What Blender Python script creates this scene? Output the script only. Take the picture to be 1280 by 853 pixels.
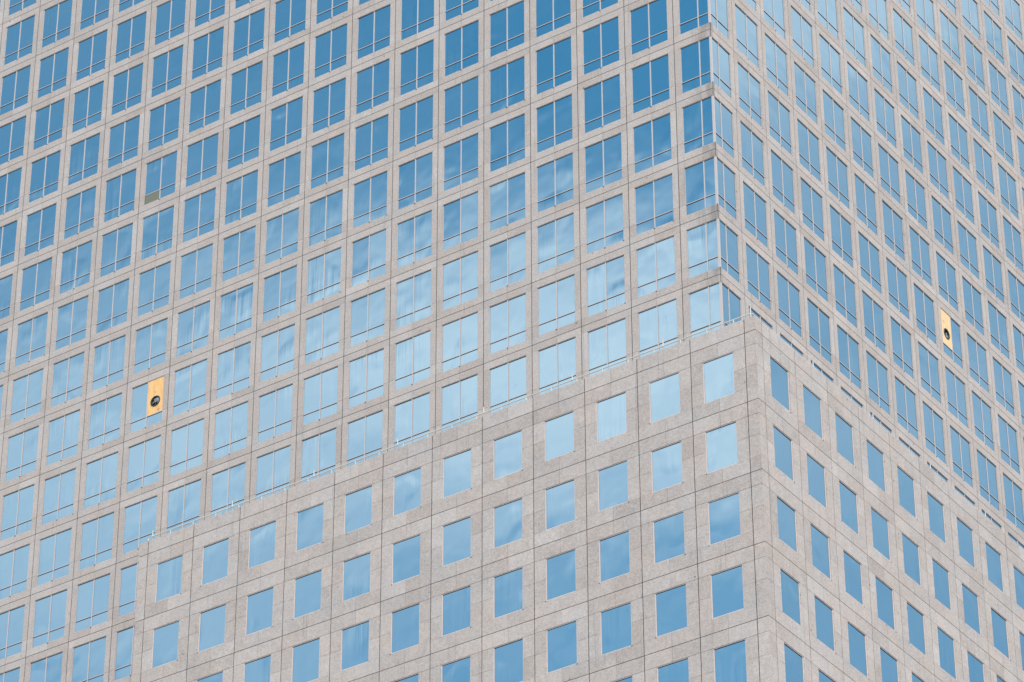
import bpy, math, random
from mathutils import Vector, Matrix
random.seed(11)
R = math.radians
for o in list(bpy.data.objects):
    bpy.data.objects.remove(o)
scene = bpy.context.scene
COL = scene.collection

# ---------------------------------------------------------------- scale
S = 3.886                      # storey height in metres
B = 0.785 * S                  # window bay
ZK = 122.5                     # height of the tower's spandrel joint number 0
AU = 0.588 * S                 # tower corner to its first pier joint
D = 1.128 * S                  # how far the lower block stands out
ZB = ZK - 5.897 * S            # block's spandrel joint number 0
AB = 0.158 * S                 # block corner to its first pier joint

# ---------------------------------------------------------------- camera
cam_d = bpy.data.cameras.new('camera')
cam = bpy.data.objects.new('camera', cam_d); COL.objects.link(cam)
right = Vector((0.82286547, 0.56822832, -0.00299914))
down = Vector((-0.31453864, 0.45108284, -0.83521836))
fwd = Vector((-0.47324187, 0.6882157, 0.54991026))
CAM = Vector((20.20335526 * S, -34.12791547 * S, ZK - 31.07752863 * S))
m = Matrix((right, -down, -fwd)).transposed().to_4x4()
m.translation = CAM
cam.matrix_world = m
cam_d.sensor_width = 36.0
cam_d.lens = 4653.83 / 1280 * 36
cam_d.clip_end = 6000
scene.camera = cam

# ---------------------------------------------------------------- light
SUN_AZ, SUN_EL = 49.0, 46.0    # azimuth from -Y towards +X
sdir = Vector((math.sin(R(SUN_AZ)) * math.cos(R(SUN_EL)), -math.cos(R(SUN_AZ)) * math.cos(R(SUN_EL)), math.sin(R(SUN_EL))))
ld = bpy.data.lights.new('sun', 'SUN'); ld.energy = 1.5; ld.angle = R(24); ld.color = (1.0, 0.90, 0.80)
sun = bpy.data.objects.new('sun', ld); COL.objects.link(sun)
sun.rotation_euler = (-sdir).to_track_quat('-Z', 'Y').to_euler()
sun.location = (60, -90, 200)
scene.view_settings.view_transform = 'Standard'
scene.view_settings.look = 'None'
scene.view_settings.gamma = 1.0
scene.view_settings.exposure = 1.0

world = bpy.data.worlds.new('World'); scene.world = world; world.use_nodes = True
wn = world.node_tree; wn.nodes.clear()


class NT:
    """small helper for writing node trees"""
    def __init__(s, t): s.t = t
    def n(s, typ, **kw):
        a = s.t.nodes.new(typ)
        for k, v in kw.items(): setattr(a, k, v)
        return a
    def put(s, sock, v):
        if hasattr(v, 'is_output'): s.t.links.new(v, sock)
        else: sock.default_value = v
    def math(s, op, a, b=0.0, c=None, clamp=False):
        q = s.n('ShaderNodeMath', operation=op, use_clamp=clamp)
        s.put(q.inputs[0], a); s.put(q.inputs[1], b)
        if c is not None: s.put(q.inputs[2], c)
        return q.outputs[0]
    def dot(s, v, c):
        q = s.n('ShaderNodeVectorMath', operation='DOT_PRODUCT'); s.put(q.inputs[0], v); s.put(q.inputs[1], c)
        return q.outputs['Value']
    def mul(s, v, c):
        q = s.n('ShaderNodeVectorMath', operation='MULTIPLY'); s.put(q.inputs[0], v); s.put(q.inputs[1], c)
        return q.outputs[0]
    def noise(s, v, scale, detail=2.0, rough=0.5):
        q = s.n('ShaderNodeTexNoise'); s.put(q.inputs['Vector'], v)
        q.inputs['Scale'].default_value = scale; q.inputs['Detail'].default_value = detail; q.inputs['Roughness'].default_value = rough
        return q.outputs['Fac']
    def ramp(s, v, a, b, lo=0.0, hi=1.0, smooth=True):
        q = s.n('ShaderNodeMapRange'); q.interpolation_type = 'SMOOTHSTEP' if smooth else 'LINEAR'
        s.put(q.inputs[0], v)
        for i, x in zip((1, 2, 3, 4), (a, b, lo, hi)): s.put(q.inputs[i], x)
        return q.outputs[0]
    def mix(s, f, a, b, mode='MIX'):
        q = s.n('ShaderNodeMix', data_type='RGBA', blend_type=mode); q.clamp_factor = True
        s.put(q.inputs[0], f); s.put(q.inputs[6], a); s.put(q.inputs[7], b)
        return q.outputs[2]


w = NT(wn)
tc = w.n('ShaderNodeTexCoord').outputs['Generated']
sky = w.n('ShaderNodeTexSky', sky_type='NISHITA', sun_disc=False)
sky.sun_elevation = R(SUN_EL); sky.sun_rotation = R(180 - SUN_AZ)
sky.altitude = 0; sky.air_density = 1.0; sky.dust_density = 0.6; sky.ozone_density = 2.5


def dirv(az, el):
    return Vector((math.sin(R(az)) * math.cos(R(el)), -math.cos(R(az)) * math.cos(R(el)), math.sin(R(el))))


def cloud_bank(az, el, wid, hei, rot=0.0):
    """soft elliptical cloud bank: 1 in its middle, 0 far away (sizes in degrees)"""
    c = dirv(az, el); u = Vector((math.cos(R(az)), math.sin(R(az)), 0)); v = c.cross(u) * -1
    if v.z < 0: v = -v
    u, v = u * math.cos(R(rot)) + v * math.sin(R(rot)), v * math.cos(R(rot)) - u * math.sin(R(rot))
    du = w.math('DIVIDE', w.dot(tc, u), math.sin(R(wid)))
    dv = w.math('DIVIDE', w.math('SUBTRACT', w.dot(tc, v), 0.0), math.sin(R(hei)))
    r2 = w.math('ADD', w.math('MULTIPLY', du, du), w.math('MULTIPLY', dv, dv))
    g = w.math('EXPONENT', w.math('MULTIPLY', r2, -1.0))
    return w.math('MULTIPLY', g, w.math('GREATER_THAN', w.dot(tc, c), 0.0))


BANKS = [  # azimuth, elevation, half width, half height, roll, weight
    (-33.4, 34.0, 5.4, 1.7, 5, 0.52),
    (-30.3, 32.0, 3.2, 1.9, 0, 0.45),
    (-38.0, 31.8, 9.0, 2.5, 0, 0.46),
    (-43.0, 29.0, 5.0, 2.6, 0, 0.36),
    (-46.0, 38.0, 6.0, 3.0, 0, 0.10),
    (-32.0, 28.0, 6.0, 1.2, 0, 0.10),
    (153.0, 39.5, 12.0, 3.2, 0, 0.66),
    (153.0, 32.0, 12.0, 5.0, 0, 0.30),
]
f = None
for az, el, wd, he, ro, wt in BANKS:
    t = w.math('MULTIPLY', cloud_bank(az, el, wd, he, ro), wt)
    f = t if f is None else w.math('ADD', f, t)
st = w.mul(tc, (1.0, 1.0, 2.6))
n1 = w.noise(st, 17.0, 6.0, 0.55)
n2 = w.noise(w.mul(tc, (1.0, 1.0, 1.8)), 3.2, 5.0, 0.55)
wisp = w.math('MULTIPLY', w.math('SUBTRACT', n1, 0.5), 0.8)
# heavy cloud added over the unseen rest of the sky to brighten the stone
z = w.dot(tc, (0, 0, 1))
far = w.math('SUBTRACT', 1.0, w.ramp(w.math('MAXIMUM', cloud_bank(-36, 33, 20, 12), cloud_bank(152, 33, 20, 12)), 0.2, 0.55))
fill_cloud = w.math('MULTIPLY', w.ramp(n2, 0.30, 0.55), w.math('MULTIPLY', far, 0.95))
fsum = w.math('ADD', w.math('ADD', f, 0.045), w.math('MULTIPLY', wisp, w.math('ADD', w.math('MULTIPLY', f, 0.9), 0.16)))
mask = w.math('MAXIMUM', fsum, fill_cloud, clamp=True)
tint = w.mix(1.0, sky.outputs[0], (0.16, 0.94, 0.92, 1), 'MULTIPLY')
CLOUD = (6.9, 6.75, 6.6, 1)
skycol = w.mix(mask, tint, CLOUD)
bg = w.n('ShaderNodeBackground'); wn.links.new(skycol, bg.inputs[0]); bg.inputs[1].default_value = 0.13
wo = w.n('ShaderNodeOutputWorld'); wn.links.new(bg.outputs[0], wo.inputs[0])


# ---------------------------------------------------------------- materials
def new_mat(name):
    mt = bpy.data.materials.new(name); mt.use_nodes = True
    t = NT(mt.node_tree); b = mt.node_tree.nodes['Principled BSDF']
    return mt, t, b


def stone_mat():
    mt, t, b = new_mat('granite')
    pos = t.n('ShaderNodeNewGeometry').outputs['Position']
    tone = t.n('ShaderNodeAttribute', attribute_name='tone').outputs['Fac']
    grain = t.noise(pos, 9.0, 3.0, 0.7)
    fine = t.noise(pos, 26.0, 1.0, 0.6)
    mott = t.noise(pos, 1.3, 4.0, 0.6)
    broad = t.noise(pos, 0.11, 3.0, 0.5)
    vein = t.noise(t.mul(pos, (1.0, 1.0, 0.35)), 2.2, 6.0, 0.7)
    v = t.math('ADD', 1.0, t.math('MULTIPLY', t.math('SUBTRACT', grain, 0.5), 0.75))
    v = t.math('ADD', v, t.math('MULTIPLY', t.math('SUBTRACT', fine, 0.5), 1.3))
    v = t.math('ADD', v, t.math('MULTIPLY', t.math('SUBTRACT', mott, 0.5), 0.30))
    v = t.math('ADD', v, t.math('MULTIPLY', t.math('SUBTRACT', broad, 0.5), 0.14))
    v = t.math('ADD', v, t.math('MULTIPLY', t.math('SUBTRACT', tone, 0.5), 0.22))
    v = t.math('ADD', v, t.math('MULTIPLY', t.ramp(vein, 0.63, 0.78), 0.10))
    spot = t.noise(pos, 2.7, 1.0, 0.4)
    v = t.math('MULTIPLY', v, t.math('SUBTRACT', 1.0, t.math('MULTIPLY', t.ramp(spot, 0.765, 0.80), 0.45)))
    # weathering: run-off stains that gather at the tower's open corner, and streaks below joints
    sx = t.n('ShaderNodeSeparateXYZ'); t.put(sx.inputs[0], pos)
    near = t.math('MULTIPLY', t.ramp(sx.outputs[0], -1.7, -0.05), t.math('LESS_THAN', sx.outputs[0], 0.001))
    near = t.math('MULTIPLY', near, t.math('LESS_THAN', sx.outputs[1], 0.2))
    near = t.math('MULTIPLY', near, t.math('GREATER_THAN', sx.outputs[1], -0.1))
    dirt = t.math('MULTIPLY', near, t.ramp(t.noise(t.mul(pos, (1.5, 1.5, 0.7)), 1.6, 4.0, 0.6), 0.25, 0.7))
    v = t.math('MULTIPLY', v, t.math('SUBTRACT', 1.0, t.math('MULTIPLY', dirt, 0.42)))
    strk = t.noise(t.mul(pos, (3.0, 3.0, 0.12)), 1.3, 4.0, 0.6)
    v = t.math('MULTIPLY', v, t.math('SUBTRACT', 1.0, t.math('MULTIPLY', t.ramp(strk, 0.58, 0.74), 0.20)))
    # pale scratches and run lines, here and there
    ln = t.math('ABSOLUTE', t.math('SUBTRACT', t.noise(t.mul(pos, (1.0, 1.0, 0.8)), 0.55, 3.0, 0.55), 0.5))
    some = t.ramp(t.noise(pos, 0.21, 2.0, 0.5), 0.54, 0.62)
    v = t.math('ADD', v, t.math('MULTIPLY', t.math('MULTIPLY', t.ramp(ln, 0.016, 0.004), some), 0.11))
    hue = t.math('ADD', t.math('MULTIPLY', t.noise(pos, 0.6, 3.0, 0.6), 0.85), t.math('MULTIPLY', tone, 0.15))
    c = t.mix(t.ramp(hue, 0.35, 0.65), (0.380, 0.327, 0.314, 1), (0.364, 0.331, 0.331, 1))
    q = t.n('ShaderNodeVectorMath', operation='SCALE'); t.put(q.inputs[0], c); t.put(q.inputs['Scale'], v)
    t.put(b.inputs['Base Color'], q.outputs[0])
    b.inputs['Roughness'].default_value = 0.72
    b.inputs['Specular IOR Level'].default_value = 0.25
    return mt


def glass_mat():
    mt, t, b = new_mat('mirror_glass')
    nt = mt.node_tree
    pos = t.n('ShaderNodeNewGeometry').outputs['Position']
    # rolled-glass distortion: long vertical waves and a slow bulge of every sheet
    wav = t.noise(t.mul(pos, (2.6, 2.6, 0.16)), 1.0, 2.0, 0.5)
    blg = t.noise(pos, 0.42, 2.0, 0.5)
    amp = t.ramp(t.noise(pos, 0.33, 1.0, 0.5), 0.50, 0.68, 0.0008, 0.0105)
    h = t.math('ADD', t.math('MULTIPLY', wav, amp), t.math('MULTIPLY', blg, 0.0085))
    bp = t.n('ShaderNodeBump'); bp.inputs['Strength'].default_value = 1.0; bp.inputs['Distance'].default_value = 1.0
    t.put(bp.inputs['Height'], h)
    gl = t.n('ShaderNodeBsdfGlossy'); gl.inputs['Roughness'].default_value = 0.03
    gl.inputs['Color'].default_value = (0.332, 0.466, 0.566, 1)
    nt.links.new(bp.outputs[0], gl.inputs['Normal'])
    df = t.n('ShaderNodeBsdfDiffuse'); df.inputs['Color'].default_value = (0.10, 0.165, 0.195, 1)  # interior tone, lifted to paint a little haze into the glass
    mx = t.n('ShaderNodeMixShader'); mx.inputs[0].default_value = 0.15
    nt.links.new(gl.outputs[0], mx.inputs[1]); nt.links.new(df.outputs[0], mx.inputs[2])
    nt.links.new(mx.outputs[0], nt.nodes['Material Output'].inputs[0])
    return mt


def plain_mat(name, col, rough=0.6, metal=0.0, var=0.08, scale=3.0):
    mt, t, b = new_mat(name)
    pos = t.n('ShaderNodeNewGeometry').outputs['Position']
    n = t.noise(pos, scale, 3.0, 0.6)
    c = t.n('ShaderNodeVectorMath', operation='SCALE'); c.inputs[0].default_value = col
    t.put(c.inputs['Scale'], t.math('ADD', 1.0, t.math('MULTIPLY', t.math('SUBTRACT', n, 0.5), var * 2)))
    t.put(b.inputs['Base Color'], c.outputs[0])
    b.inputs['Roughness'].default_value = rough; b.inputs['Metallic'].default_value = metal
    return mt


def plywood_mat(name, col):
    mt, t, b = new_mat(name)
    pos = t.n('ShaderNodeNewGeometry').outputs['Position']
    g = t.noise(t.mul(pos, (5.0, 5.0, 0.7)), 2.0, 4.0, 0.65)
    k = t.noise(pos, 3.3, 1.0, 0.4)
    v = t.math('ADD', 0.62, t.math('MULTIPLY', g, 0.76))
    v = t.math('MULTIPLY', v, t.math('SUBTRACT', 1.0, t.math('MULTIPLY', t.ramp(k, 0.66, 0.74), 0.35)))
    c = t.n('ShaderNodeVectorMath', operation='SCALE'); c.inputs[0].default_value = col; t.put(c.inputs['Scale'], v)
    t.put(b.inputs['Base Color'], c.outputs[0]); b.inputs['Roughness'].default_value = 0.7
    return mt


STONE = stone_mat()
GLASS = glass_mat()
FRAME = plain_mat('pale_aluminium', (0.43, 0.375, 0.38), 0.45)
SEAL_SHADE = plain_mat('dark_sealant_and_shade', (0.028, 0.028, 0.034), 0.8)
INSIDE = plain_mat('dark_interior', (0.02, 0.02, 0.025), 0.9)
PALE = plain_mat('pink_grey_frame', (0.55, 0.46, 0.45), 0.5)
WHITE = plain_mat('white_paint', (0.52, 0.505, 0.48), 0.45)
PLY_A = plywood_mat('plywood_amber', (0.68, 0.40, 0.17))
PLY_B = plywood_mat('plywood_pale', (0.70, 0.47, 0.26))
GREY = plain_mat('grey_green_board', (0.13, 0.135, 0.105), 0.7)
BLACK = plain_mat('black_plastic', (0.018, 0.018, 0.02), 0.45)
STEEL = plain_mat('bare_steel', (0.30, 0.31, 0.32), 0.35, 0.9)
ROOF = plain_mat('roof_gravel', (0.32, 0.31, 0.30), 0.9, scale=8.0)
PAVE = plain_mat('pavement', (0.30, 0.29, 0.27), 0.9, scale=0.4)


# ---------------------------------------------------------------- mesh helper
class MB:
    def __init__(s): s.v = []; s.f = []; s.mi = []; s.tone = []
    def quad(s, pts, mi=0, tone=0.5):
        i = len(s.v); s.v += [tuple(p) for p in pts]; s.f.append(tuple(range(i, i + len(pts)))); s.mi.append(mi); s.tone.append(tone)
    def box(s, lo, hi, mi=0, skip=(), tone=0.5):
        (x0, y0, z0), (x1, y1, z1) = lo, hi
        p = [(x0, y0, z0), (x1, y0, z0), (x1, y1, z0), (x0, y1, z0), (x0, y0, z1), (x1, y0, z1), (x1, y1, z1), (x0, y1, z1)]
        F = {'-z': (0, 3, 2, 1), '+z': (4, 5, 6, 7), '-y': (0, 1, 5, 4), '+x': (1, 2, 6, 5), '+y': (2, 3, 7, 6), '-x': (3, 0, 4, 7)}
        for k, q in F.items():
            if k not in skip: s.quad([p[i] for i in q], mi, tone)
    def tube(s, a, b, r, n=10, mi=0, caps=True):
        a = Vector(a); b = Vector(b); d = (b - a).normalized()
        u = d.orthogonal().normalized(); v = d.cross(u)
        ra = [a + (u * math.cos(t) + v * math.sin(t)) * r for t in [2 * math.pi * i / n for i in range(n)]]
        rb = [q + (b - a) for q in ra]
        for i in range(n):
            j = (i + 1) % n; s.quad([ra[i], ra[j], rb[j], rb[i]], mi)
        if caps: s.quad(ra[::-1], mi); s.quad(rb, mi)
    def mesh(s, name, mats):
        me = bpy.data.meshes.new(name); me.from_pydata(s.v, [], s.f)
        for m_ in mats: me.materials.append(m_)
        me.polygons.foreach_set('material_index', s.mi)
        at = me.attributes.new('tone', 'FLOAT', 'FACE'); at.data.foreach_set('value', s.tone)
        me.update(); return me
    def build(s, name, mats, parent=None):
        o = bpy.data.objects.new(name, s.mesh(name, mats)); COL.objects.link(o)
        if parent: o.parent = parent
        return o


def link(name, me, parent, loc=(0, 0, 0), rz=0.0):
    o = bpy.data.objects.new(name, me); COL.objects.link(o); o.parent = parent
    o.location = loc; o.rotation_euler = (0, 0, rz)
    return o


def empty(name, loc, label, cat, group=None, rz=0.0):
    o = bpy.data.objects.new(name, None); COL.objects.link(o); o.location = loc; o.rotation_euler = (0, 0, rz)
    o['label'] = label; o['category'] = cat
    if group: o['group'] = group
    return o


class Face:
    """a facade plane: a runs along it away from the corner, d outwards"""
    def __init__(s, mb, org, T, N): s.mb = mb; s.o = Vector(org); s.T = Vector(T); s.N = Vector(N); s.flip = s.T.cross(Vector((0, 0, 1))).dot(s.N) < 0
    def P(s, a, z_, d): return s.o + s.T * a + s.N * d + Vector((0, 0, z_))
    def q(s, pts, mi, tone):
        s.mb.quad(pts[::-1] if s.flip else pts, mi, tone)
    def slab(s, a0, a1, z0, z1, depth=0.12, mi=0, mitre=False, d0=0.0, tone=None, ends=True):
        """stone panel: front and four sides. mitre: its a0 end is the building corner"""
        if tone is None: tone = min(1.0, max(0.0, random.gauss(0.5, 0.22)))
        b0 = a0 + depth if mitre else a0
        P = s.P; f = [P(a0, z0, d0), P(a1, z0, d0), P(a1, z1, d0), P(a0, z1, d0)]
        k = [P(b0, z0, -depth), P(a1, z0, -depth), P(a1, z1, -depth), P(b0, z1, -depth)]
        s.q(f, mi, tone)
        s.q([f[0], k[0], k[1], f[1]], mi, tone); s.q([f[3], f[2], k[2], k[3]], mi, tone)
        s.q([f[1], k[1], k[2], f[2]], mi, tone)
        if not mitre: s.q([f[0], f[3], k[3], k[0]], mi, tone)
    def flat(s, a0, a1, z0, z1, d, mi):
        P = s.P; s.q([P(a0, z0, d), P(a1, z0, d), P(a1, z1, d), P(a0, z1, d)], mi, 0.5)


# ---------------------------------------------------------------- ground
g = MB(); g.box((-3000, -3000, -2.0), (3000, 3000, -0.01))
o = g.build('ground', [PAVE]); o['kind'] = 'structure'

# ---------------------------------------------------------------- the tower
tower = empty('office_tower', (0, 0, 0), 'pale granite office tower with blue mirror windows and a wider square-windowed block at its foot', 'building')

HS = 0.113                     # half a spandrel, in storeys
PW = 0.118                     # half a pier, in bays
zk = lambda k: ZK - k * S
au = lambda j: AU + (j - 1) * B
zb = lambda k: ZB - k * S
ab = lambda j: AB + (j - 1) * B
ROW0, ROWT, ROWL = -10, 5, 9   # first spandrel, last one above the terrace, last one beside the block
JL, JR = 21, 17
BLK_A = 12.2 * B + AB          # the block's left end
STEP_J = 12                    # tower bays beyond the block start here
WG, NG, FG = 0.044, 0.033, 0.012   # wide, medium and fine joints

wall = MB()
FL = Face(wall, (0, 0, 0), (-1, 0, 0), (0, -1, 0))
FR = Face(wall, (0, 0, 0), (0, 1, 0), (1, 0, 0))


def spandrel(F, k, j0, j1, corner):
    zc = zk(k); zt, zlo = zc + HS * S, zc - HS * S
    aend = au(j1)
    # dark sealant behind the joints
    F.flat(0.02 if corner else au(j0), aend, zlo + 0.004, zt - 0.004, -0.022, 1)
    edges = []
    j = 0.5 if corner else j0
    if corner: edges.append((0.0, 0.0))
    while j <= j1 + 1e-6:
        edges.append((au(j), (WG if abs(j - round(j)) < 1e-6 else FG) / 2)); j += 0.5
    for i in range(len(edges) - 1):
        a0 = edges[i][0] + edges[i][1]; a1 = edges[i + 1][0] - edges[i + 1][1]
        mt = corner and i == 0
        F.slab(a0, a1, zc + NG / 2, zt, mitre=mt); F.slab(a0, a1, zlo, zc - NG / 2, mitre=mt)


def pier(F, k, j):
    zt, zlo = zk(k) - HS * S, zk(k + 1) + HS * S
    ztr = zk(k + 1) + 0.292 * S
    a = au(j); hw = PW * B
    F.flat(a - hw + 0.01, a + hw - 0.01, zlo, zt, -0.024, 1)
    for s0, s1 in ((a - hw, a - WG / 2), (a + WG / 2, a + hw)):
        F.slab(s0, s1, ztr + FG / 2, zt - FG / 2); F.slab(s0, s1, zlo + FG / 2, ztr - FG / 2)


for k in range(ROW0, ROWT + 1):
    spandrel(FL, k, 0, JL, True); spandrel(FR, k, 0, JR, True)
    for j in range(1, JL + 1): pier(FL, k, j)
    for j in range(1, JR + 1): pier(FR, k, j)
for k in range(ROWT + 1, ROWL + 1):
    spandrel(FL, k, STEP_J - 0.5, JL, False)
    for j in range(STEP_J, JL + 1): pier(FL, k, j)
for k in range(ROW0, ROWT + 1):            # weathered bead down the corner of every spandrel
    wall.box((-0.016, -0.004, zk(k) - HS * S + 0.01), (0.004, 0.016, zk(k) + HS * S - 0.01), 1)
# plain masses outside the picture: top storeys, ends and foot
LX, LY = au(JL) + PW * B, au(JR) + PW * B
ztop, zterr = zk(ROW0) + HS * S, zk(ROWT + 1) + HS * S
zfoot = zk(ROWL + 1) + HS * S
wall.box((-LX - 0.3, 0.0, ztop + 0.003), (0.0, LY, ztop + 9.0))
wall.box((-LX - 0.6, 0.0, 0.0), (-LX, LY, ztop))
wall.box((-LX, LY, 0.0), (0.0, LY + 0.5, ztop + 0.002))
wall.box((-LX, 0.0, 0.0), (-BLK_A + D + 0.01, 0.3, zfoot - 0.05))
wall.box((-au(STEP_J) + PW * B, 0.02, zfoot), (-BLK_A + D + 0.01, 0.4, zterr - 0.05))
# dark interior behind the glass
wall.box((-LX, 0.42, 0.0), (-0.42, LY, ztop), 2)
tw = wall.build('tower_wall', [STONE, SEAL_SHADE, INSIDE], tower)

# ---------------------------------------------------------------- the lower block
block = MB()
OB = (D, -D, 0)
GL = Face(block, OB, (-1, 0, 0), (0, -1, 0))
GR = Face(block, OB, (0, 1, 0), (1, 0, 0))
KB = 7
PT, HB, SB = 0.205, 0.20, 0.805          # parapet top, window head and sill, in storeys from the joint
PB = 0.215                               # half a pier of the block, in bays
JBL, JBR = 13, 17
A_END_R = ab(JBR) + PB * B


def block_face(F, jn, aend):
    for k in range(0, KB + 1):
        zc = zb(k); zt = zc + (PT if k == 0 else 1 - SB) * S; zh = zc - HB * S
        F.flat(0.02, aend - 0.02, zh + 0.004, zt - 0.006, -0.022, 1)
        edges = [(0.0, 0.0)]
        for i in range(2, 2 * jn + 1):
            j = i / 2; edges.append((ab(j), (WG if i % 2 == 0 else FG) / 2))
        edges.append((aend, 0.0))
        for i in range(len(edges) - 1):
            a0 = edges[i][0] + edges[i][1]; a1 = edges[i + 1][0] - edges[i + 1][1]
            mt = i == 0
            F.slab(a0, a1, zc + NG / 2, zt, mitre=mt); F.slab(a0, a1, zh, zc - NG / 2, mitre=mt)
        if k == KB: break
        zs, zm = zb(k) - SB * S, zb(k) - 0.5 * S
        for j in range(1, jn + 1):
            lo = max(0.0, ab(j) - PB * B); hi = min(aend, ab(j) + PB * B); c = ab(j)
            F.flat(lo + 0.012, hi - 0.012, zs, zh, -0.024, 1)
            for s0, s1, mt in ((lo, c - WG / 2, j == 1), (c + WG / 2, hi, False)):
                F.slab(s0, s1, zm + FG / 2, zh - NG / 2, mitre=mt); F.slab(s0, s1, zs + FG / 2, zm - FG / 2, mitre=mt)


block_face(GL, JBL, BLK_A)
block_face(GR, JBR, A_END_R)
zpt = zb(0) + PT * S
zlow = zb(KB) - HB * S
x_end = D - BLK_A; y_end = -D + A_END_R
ztr = zterr - 0.01
# parapet backs, terrace, left return wall, foot and interior
block.box((x_end + 0.003, -D + 0.121, ztr - 0.3), (D - 0.42, -D + 0.42, zpt - 0.004))
block.box((D - 0.42, -D + 0.121, ztr - 0.3), (D - 0.121, y_end, zpt - 0.004))
block.box((x_end + 0.003, -D + 0.42, ztr - 0.3), (D - 0.42, -0.005, ztr), 3)
block.box((0.005, -0.005, ztr - 0.3), (D - 0.42, y_end, ztr), 3)
for k in range(0, KB + 1):               # the plain left return, in storey-high courses
    za = zpt - 0.004 if k == 0 else zb(k) + (1 - SB) * S
    zz = zb(k + 1) + (1 - SB) * S + 0.012 if k < KB else zlow
    block.box((x_end, -D + 0.122, zz), (x_end + 0.35, -0.004, za), 0, ('+x',), random.gauss(0.5, 0.2))
block.box((x_end, -D, 0), (D, -0.006, zlow - 0.003)); block.box((0.006, -0.006, 0), (D, y_end, zlow - 0.003))
block.box((x_end + 0.4, -D + 0.5, zlow - 0.2), (D - 0.5, -0.1, ztr - 0.32), 2)
block.box((-0.1, -0.1, zlow - 0.2), (D - 0.5, y_end - 0.1, ztr - 0.32), 2)
bw = block.build('block_wall', [STONE, SEAL_SHADE, INSIDE, ROOF], tower)

# ---------------------------------------------------------------- windows
# local frame: x to the right seen from outside, y inwards, z up, origin at the middle of the sill
W1 = (1 - 2 * PW) * B; H1 = (1 - 2 * HS) * S; T1 = (0.292 - HS) * S
W2 = (1 - 2 * PB) * B; H2 = (SB - HB) * S
FW, MW = 0.030, 0.052
YF, YG, YB = 0.030, 0.056, 0.070         # front of frame, glass, back


def bar(mb, x0, x1, z0, z1, y0=YF, y1=YB, mi=0): mb.box((x0, y0, z0), (x1, y1, z1), mi, ('+y',))


def pane_quad(mb, x0, x1, z0, z1, mi=0, amt=1.0):
    """one sheet of glass, set a hair out of true"""
    tx = random.gauss(0, 0.0021) * amt; tz = random.gauss(0, 0.0017) * amt
    xc, zc = (x0 + x1) / 2, (z0 + z1) / 2
    mb.quad([(x, YG + (x - xc) * tx + (z_ - zc) * tz, z_) for x, z_ in ((x0, z0), (x1, z0), (x1, z1), (x0, z1))], mi)


SHADE_H = 0.024                                # dark strip that paints in the shade under heads and transoms


def divided_frame(mb, mi=0, gi=1, smear=0):
    w2 = W1 / 2
    # sealant smears on the stone under the sill
    if smear & 1: mb.box((-0.05, -0.004, -0.055), (0.045, 0.004, -0.004), gi, ('+y',))
    if smear & 2: mb.box((w2 - 0.05, -0.004, -0.05), (w2 + 0.03, 0.004, -0.004), gi, ('+y',))
    bar(mb, -w2, -w2 + FW, 0, H1, mi=mi); bar(mb, w2 - FW, w2, 0, H1, mi=mi)
    bar(mb, -w2 + FW, w2 - FW, 0, FW, mi=mi); bar(mb, -w2 + FW, w2 - FW, H1 - FW, H1, mi=mi)
    bar(mb, -MW / 2, MW / 2, FW, H1 - FW, YF - 0.006, mi=mi)
    for x0, x1 in ((-w2 + FW, -MW / 2), (MW / 2, w2 - FW)):
        bar(mb, x0, x1, T1 - 0.016, T1 + 0.022, YF + 0.002, mi=mi); bar(mb, x0, x1, T1 - 0.016 - SHADE_H, T1 - 0.016, YF + 0.004, mi=gi)
        bar(mb, x0, x1, H1 - FW - SHADE_H, H1 - FW, YF + 0.008, mi=gi)


FS = 0.042


def square_frame(mb, gi=1, smear=0):
    w2 = W2 / 2
    if smear & 1: mb.box((w2 - 0.045, -0.004, -0.05), (w2 + 0.035, 0.004, -0.006), gi, ('+y',))
    if smear & 2: mb.box((-w2 - 0.03, -0.004, -0.045), (-w2 + 0.03, 0.004, -0.006), gi, ('+y',))
    bar(mb, -w2, -w2 + FS, 0, H2); bar(mb, w2 - FS, w2, 0, H2)
    bar(mb, -w2 + FS, w2 - FS, 0, FS); bar(mb, -w2 + FS, w2 - FS, H2 - FS, H2)
    bar(mb, -w2 + FS, w2 - FS, H2 - FS - SHADE_H, H2 - FS, YF + 0.008, mi=gi)


def divided_panes(mb, mi=0, leave=()):
    w2 = W1 / 2 - 0.01
    Q = {'ul': (-w2, 0, T1, H1 - 0.01), 'ur': (0, w2, T1, H1 - 0.01), 'll': (-w2, 0, 0.01, T1), 'lr': (0, w2, 0.01, T1)}
    for k_, q in Q.items():
        if k_ not in leave: pane_quad(mb, *q, mi=mi)


FRAME1 = []
for q in (0, 1, 1, 3):
    mb = MB(); divided_frame(mb, smear=q); FRAME1.append(mb.mesh('divided_window', [FRAME, SEAL_SHADE]))
PANES1 = []
for i in range(24):
    mb = MB(); divided_panes(mb); PANES1.append(mb.mesh('pane', [GLASS]))
w2 = W2 / 2; FRAME2 = []
for q in (0, 1, 1, 2):
    mb = MB(); square_frame(mb, smear=q); FRAME2.append(mb.mesh('square_window', [PALE, SEAL_SHADE]))
PANES2 = []
for i in range(24):
    mb = MB(); pane_quad(mb, -w2 + 0.01, w2 - 0.01, 0.01, H2 - 0.01, amt=1.3); PANES2.append(mb.mesh('pane', [GLASS]))


def project(P):
    v = P - CAM; zz = v.dot(fwd)
    return 640 + 4653.83 * v.dot(right) / zz, 426.5 + 4653.83 * v.dot(down) / zz


def behind_block(P):
    """does the lower block hide this point of the tower from the camera?"""
    for i in range(1, 60):
        q = P + (CAM - P) * (i * 0.0012)
        if x_end < q.x < D and -D < q.y < y_end and q.z < zpt and not (q.x < 0 and q.y > 0): return True
    return False


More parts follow.
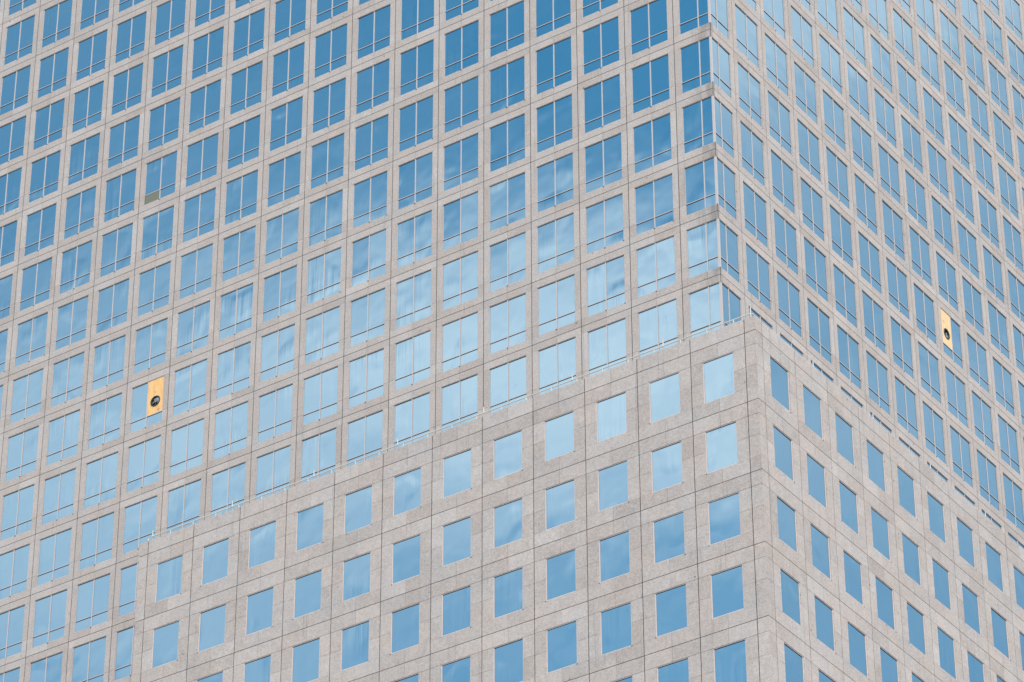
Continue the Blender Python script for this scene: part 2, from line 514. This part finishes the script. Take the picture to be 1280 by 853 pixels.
def seen_area(P, rz, wd, ht, tower_side):
    T = Vector((math.cos(rz), math.sin(rz), 0)); n = 4; hit = 0
    for i in range(n):
        for k_ in range(n):
            q = P + T * (((i + 0.5) / n - 0.5) * wd) + Vector((0, 0, (k_ + 0.5) / n * ht))
            u, v = project(q)
            if 0 <= u <= 1280 and 0 <= v <= 853 and not (tower_side and behind_block(q)): hit += 1
    c = [project(P + T * (s * wd / 2) + Vector((0, 0, t * ht))) for s, t in ((-1, 0), (1, 0), (1, 1), (-1, 1))]
    area = abs(sum(c[i][0] * c[(i + 1) % 4][1] - c[(i + 1) % 4][0] * c[i][1] for i in range(4))) / 2
    return area * hit / n / n


wins = []                                  # (seen area, side, location, turn, bay, row)
for k in range(ROW0, ROWL + 1):
    for side, jn in (('front', JL), ('flank', JR)):
        for j in range(1, jn):
            if k > ROWT and (side == 'flank' or j < STEP_J): continue
            ac = (au(j) + au(j + 1)) / 2; zs = zk(k + 1) + HS * S
            loc, rz = (Vector((-ac, 0, zs)), 0.0) if side == 'front' else (Vector((0, ac, zs)), math.pi / 2)
            wins.append([seen_area(loc, rz, W1, H1, True), side, loc, rz, j, k])
SPECIAL = {('front', 12, 2): 'ur', ('flank', 8, 1): 'ul', ('front', 12, -2): 'll'}
wins.sort(key=lambda t: (-((t[1], t[4], t[5]) in SPECIAL), -t[0]))
special_at = {}
fld = MB()
for i, (area, side, loc, rz, j, k) in enumerate(wins):
    lv = SPECIAL.get((side, j, k))
    if i < 100:
        wo_ = link('divided_window', random.choice(FRAME1), tower, loc, rz)
        if lv:
            mb = MB(); divided_panes(mb, leave=(lv,)); pm = mb.mesh('pane', [GLASS]); special_at[(side, j, k)] = (loc, rz)
            wo_['label'] = {'ur': 'window with plywood in its upper right pane', 'ul': 'window with plywood in its upper left pane', 'll': 'window with a grey board in its lower left pane'}[lv]
        else: pm = random.choice(PANES1)
        link('pane', pm, wo_)
    else:
        one = MB(); divided_frame(one, 0, 2, random.choice((0, 1, 1, 3))); divided_panes(one, 1)
        M = Matrix.Translation(loc) @ Matrix.Rotation(rz, 4, 'Z')
        n0 = len(fld.v); fld.v += [tuple(M @ Vector(p)) for p in one.v]
        fld.f += [tuple(q + n0 for q in f_) for f_ in one.f]; fld.mi += one.mi; fld.tone += one.tone
fo = fld.build('window_grid', [FRAME, GLASS, SEAL_SHADE], tower); fo['kind'] = 'stuff'

# corner windows: glass on both faces, meeting at a post
aw = au(1) - PW * B                       # from the corner to the first pier
am = au(0.5)


def corner_mesh(frame):
    mb = MB(); PO = 0.125
    for fc in (0, 1):
        # on the front x runs left (negative), on the flank y runs away; both share local a
        def bx(a0, a1, z0, z1, d0, d1, mi=0):
            if fc == 0: mb.box((-a1, d0, z0), (-a0, d1, z1), mi, ('+y',))
            else: mb.box((-d1, a0, z0), (-d0, a1, z1), mi, ('-x',))
        if frame:
            bx(aw - FW, aw, 0, H1, YF, YB)
            bx(YB + 0.05, aw - FW, 0, FW, YF, YB); bx(YB + 0.05, aw - FW, H1 - FW, H1, YF, YB)
            bx(am - MW / 2, am + MW / 2, FW, H1 - FW, YF - 0.006, YB)
            for a0, a1 in ((YB + 0.05, am - MW / 2), (am + MW / 2, aw - FW)):
                bx(a0, a1, T1 - 0.016, T1 + 0.022, YF - 0.006, YB); bx(a0, a1, T1 - 0.016 - SHADE_H, T1 - 0.016, YF + 0.004, YB, 1)
                bx(a0, a1, H1 - FW - SHADE_H, H1 - FW, YF + 0.008, YB, 1)
        else:
            for a0, a1 in ((YG + 0.02, am), (am, aw - 0.01)):
                for z0, z1 in ((0.01, T1), (T1, H1 - 0.01)):
                    tx = random.gauss(0, 0.0024); tz = random.gauss(0, 0.002); mc, zc = (a0 + a1) / 2, (z0 + z1) / 2
                    dd = lambda a, z_: YG + (a - mc) * tx + (z_ - zc) * tz
                    L = [(a0, z0), (a1, z0), (a1, z1), (a0, z1)]
                    if fc == 0: mb.quad([(-a, dd(a, z_), z_) for a, z_ in L][::-1])
                    else: mb.quad([(-dd(a, z_), a, z_) for a, z_ in L])
    if frame: mb.box((-0.13, 0.02, 0), (-0.02, 0.13, H1), 0)
    return mb.mesh('corner_window' if frame else 'pane', [FRAME, SEAL_SHADE] if frame else [GLASS])


CF = corner_mesh(True)
for k in range(ROW0, ROWT + 1):
    c = link('corner_window', CF, tower, (0, 0, zk(k + 1) + HS * S)); link('pane', corner_mesh(False), c)

# square windows of the block
sq = []
for k in range(0, KB):
    for side, jn in (('front', JBL), ('flank', JBR)):
        for j in range(1, jn):
            ac = (ab(j) + ab(j + 1)) / 2; zs = zb(k) - SB * S
            loc, rz = (Vector((D - ac, -D, zs)), 0.0) if side == 'front' else (Vector((D, -D + ac, zs)), math.pi / 2)
            sq.append([seen_area(loc, rz, W2, H2, False), loc, rz])
sq.sort(key=lambda t: -t[0])
rest = MB()
for i, (area, loc, rz) in enumerate(sq):
    if i < 100:
        s_ = link('square_window', random.choice(FRAME2), tower, loc, rz); link('pane', random.choice(PANES2), s_)
    else:
        one = MB(); ww = W2 / 2
        square_frame(one, 2)
        pane_quad(one, -ww + 0.01, ww - 0.01, 0.01, H2 - 0.01, mi=1, amt=1.3)
        M = Matrix.Translation(loc) @ Matrix.Rotation(rz, 4, 'Z')
        n0 = len(rest.v); rest.v += [tuple(M @ Vector(p)) for p in one.v]
        rest.f += [tuple(q + n0 for q in f_) for f_ in one.f]; rest.mi += one.mi; rest.tone += one.tone
ro = rest.build('square_window_grid', [PALE, GLASS, SEAL_SHADE], tower); ro['kind'] = 'stuff'


# ---------------------------------------------------------------- boards in the windows
def plywood(key, label, mat):
    loc, rz = special_at[key]; right_half = SPECIAL[key] == 'ur'
    w2 = W1 / 2
    x0, x1 = (MW / 2, w2 - FW) if right_half else (-w2 + FW, -MW / 2)
    z0, z1 = T1 + 0.022, H1 - FW
    t = empty('plywood_board', loc, label, 'board', 'plywood boards with fans in window panes', rz)
    fx, fz, fr = (x0 + x1) / 2, z0 + 0.355 * (z1 - z0), 0.315
    # board: a sheet with a round hole for the fan
    bd = MB(); n = 40; yf, yb = 0.036, 0.055
    ring = [(fx + fr * math.cos(2 * math.pi * i / n), fz + fr * math.sin(2 * math.pi * i / n)) for i in range(n)]
    def edge(i):
        c, s = math.cos(2 * math.pi * i / n), math.sin(2 * math.pi * i / n)
        k_ = min(((x1 - fx) if c > 0 else (x0 - fx)) / c if abs(c) > 1e-9 else 9e9, (0.6 if s > 0 else -0.6) / s if abs(s) > 1e-9 else 9e9)
        return fx + c * k_, fz + s * k_
    for i in range(n):
        e0, e1 = edge(i), edge((i + 1) % n); r0, r1 = ring[i], ring[(i + 1) % n]
        pts = [r0, e0, e1, r1]
        if abs(e0[0] - e1[0]) > 1e-6 and abs(e0[1] - e1[1]) > 1e-6:   # keep the square's corner
            cx = x1 if max(e0[0], e1[0]) > fx else x0; cz = fz + 0.6 if max(e0[1], e1[1]) > fz else fz - 0.6
            pts = [r0, e0, (cx, cz), e1, r1]
        bd.quad([(x, yf, z_) for x, z_ in pts][::-1])
        bd.quad([(r0[0], yf, r0[1]), (r1[0], yf, r1[1]), (r1[0], yb, r1[1]), (r0[0], yb, r0[1])])
    for za, zz in ((z0, fz - 0.6), (fz + 0.6, z1)):
        if zz - za > 0.01: bd.quad([(x0, yf, za), (x1, yf, za), (x1, yf, zz), (x0, yf, zz)])
    bd.box((x0, yf + 0.001, z0), (x1, yb, z1), 0, ('-y', '+y'))
    bd.build('sheet', [mat], t)
    # fan: black shroud ring, dark throat, five twisted steel blades round a hub
    sh = MB(); n = 36
    prof = [(fr + 0.035, 0.035), (fr + 0.02, 0.010), (fr - 0.03, 0.008), (fr - 0.05, 0.05), (fr - 0.05, 0.30)]
    for i in range(n):
        a0, a1 = 2 * math.pi * i / n, 2 * math.pi * (i + 1) / n
        for (ra, ya), (rb, yb_) in zip(prof, prof[1:]):
            sh.quad([(fx + ra * math.cos(a0), ya, fz + ra * math.sin(a0)), (fx + ra * math.cos(a1), ya, fz + ra * math.sin(a1)),
                     (fx + rb * math.cos(a1), yb_, fz + rb * math.sin(a1)), (fx + rb * math.cos(a0), yb_, fz + rb * math.sin(a0))])
    sh.quad([(fx + fr * math.cos(2 * math.pi * i / n), 0.30, fz + fr * math.sin(2 * math.pi * i / n)) for i in range(n)])
    fan = sh.build('fan', [BLACK], t)
    for q in range(5):
        bl = MB(); th0 = 2 * math.pi * q / 5 + 0.5; prev = None
        for i in range(6):
            r_ = 0.06 + (fr - 0.075 - 0.06) * i / 5; hw = 0.07 + 0.055 * i / 5; tw_ = 0.075 - 0.045 * i / 5; th = th0 + 0.10 * i / 5
            c, s = math.cos(th), math.sin(th)
            a = (fx + r_ * c - hw * -s, 0.09 + tw_, fz + r_ * s - hw * c); b_ = (fx + r_ * c + hw * -s, 0.09 - tw_ * 0.4, fz + r_ * s + hw * c)
            if prev: bl.quad([prev[0], prev[1], b_, a])
            prev = (a, b_)
        bl.build('blade', [STEEL], fan)
    hb = MB(); hb.tube((fx, 0.06, fz), (fx, 0.2, fz), 0.075, 20); hb.build('hub', [STEEL], fan)
    return t


plywood(('front', 12, 2), 'amber plywood board with a round exhaust fan in a window of the wider, left facade', PLY_A)
plywood(('flank', 8, 1), 'pale narrow-looking plywood board with a round fan in a window of the right facade', PLY_B)
loc, rz = special_at[('front', 12, -2)]
gb = MB(); gb.box((-W1 / 2 + FW, 0.036, FW), (-MW / 2, 0.065, T1 - 0.041))
for x in (-W1 / 2 + FW + 0.004, -MW / 2 - 0.028): gb.box((x, 0.030, FW + 0.004), (x + 0.024, 0.0355, T1 - 0.044))
gbo = gb.build('infill_board', [GREY]); gbo.location = loc; gbo.rotation_euler = (0, 0, rz)
gbo['label'] = 'small grey-green board filling the lower left pane of one upper window'; gbo['category'] = 'board'

# ---------------------------------------------------------------- safety rail on the block's parapet
RS = 0.39                                 # set back from the parapet face
zr = zb(0) + 0.329 * S; ztall = zb(0) + 0.425 * S
rail_root = empty('safety_rail', (0, 0, zpt), 'low white metal safety rail with short posts running along the parapet of the lower block', 'railing')
xl = D - ab(13.04); xc = D - RS; yc = -D + RS; yr = -D + ab(16)
rz0 = zr - zpt
rl = MB()
rl.tube((xl, yc, rz0), (xc - 0.12, yc, rz0), 0.031); rl.tube((xc, yc + 0.12, rz0), (xc, yr, rz0), 0.031)
rl.tube((xc - 0.12, yc, rz0), (xc - 0.035, yc + 0.035, rz0), 0.031); rl.tube((xc - 0.035, yc + 0.035, rz0), (xc, yc + 0.12, rz0), 0.031)
rl.build('rail', [WHITE], rail_root)
pm = MB(); pm.box((-0.024, -0.024, -0.01), (0.024, 0.024, rz0 - 0.031)); pm.box((-0.05, -0.05, -0.014), (0.05, 0.05, 0.010))
POST = pm.mesh('post', [WHITE])
tm = MB(); tm.tube((0, 0, -0.01), (0, 0, ztall - zpt), 0.024); tm.tube((0, 0, ztall - zpt), (0, 0, ztall - zpt + 0.02), 0.034)
TALL = tm.mesh('stanchion', [WHITE])
for i in range(25): link('post', POST, rail_root, (D - ab(1.26 + 0.494 * i), yc, 0))
for i in range(30): link('post', POST, rail_root, (xc, -D + ab(1.3 + 0.494 * i), 0))
for i in range(7): link('stanchion', TALL, rail_root, (D - ab(2.59 + 1.742 * i), yc + 0.06, 0))
for i in range(8): link('stanchion', TALL, rail_root, (xc - 0.06, -D + ab(0.93 + 1.92 * i), 0))
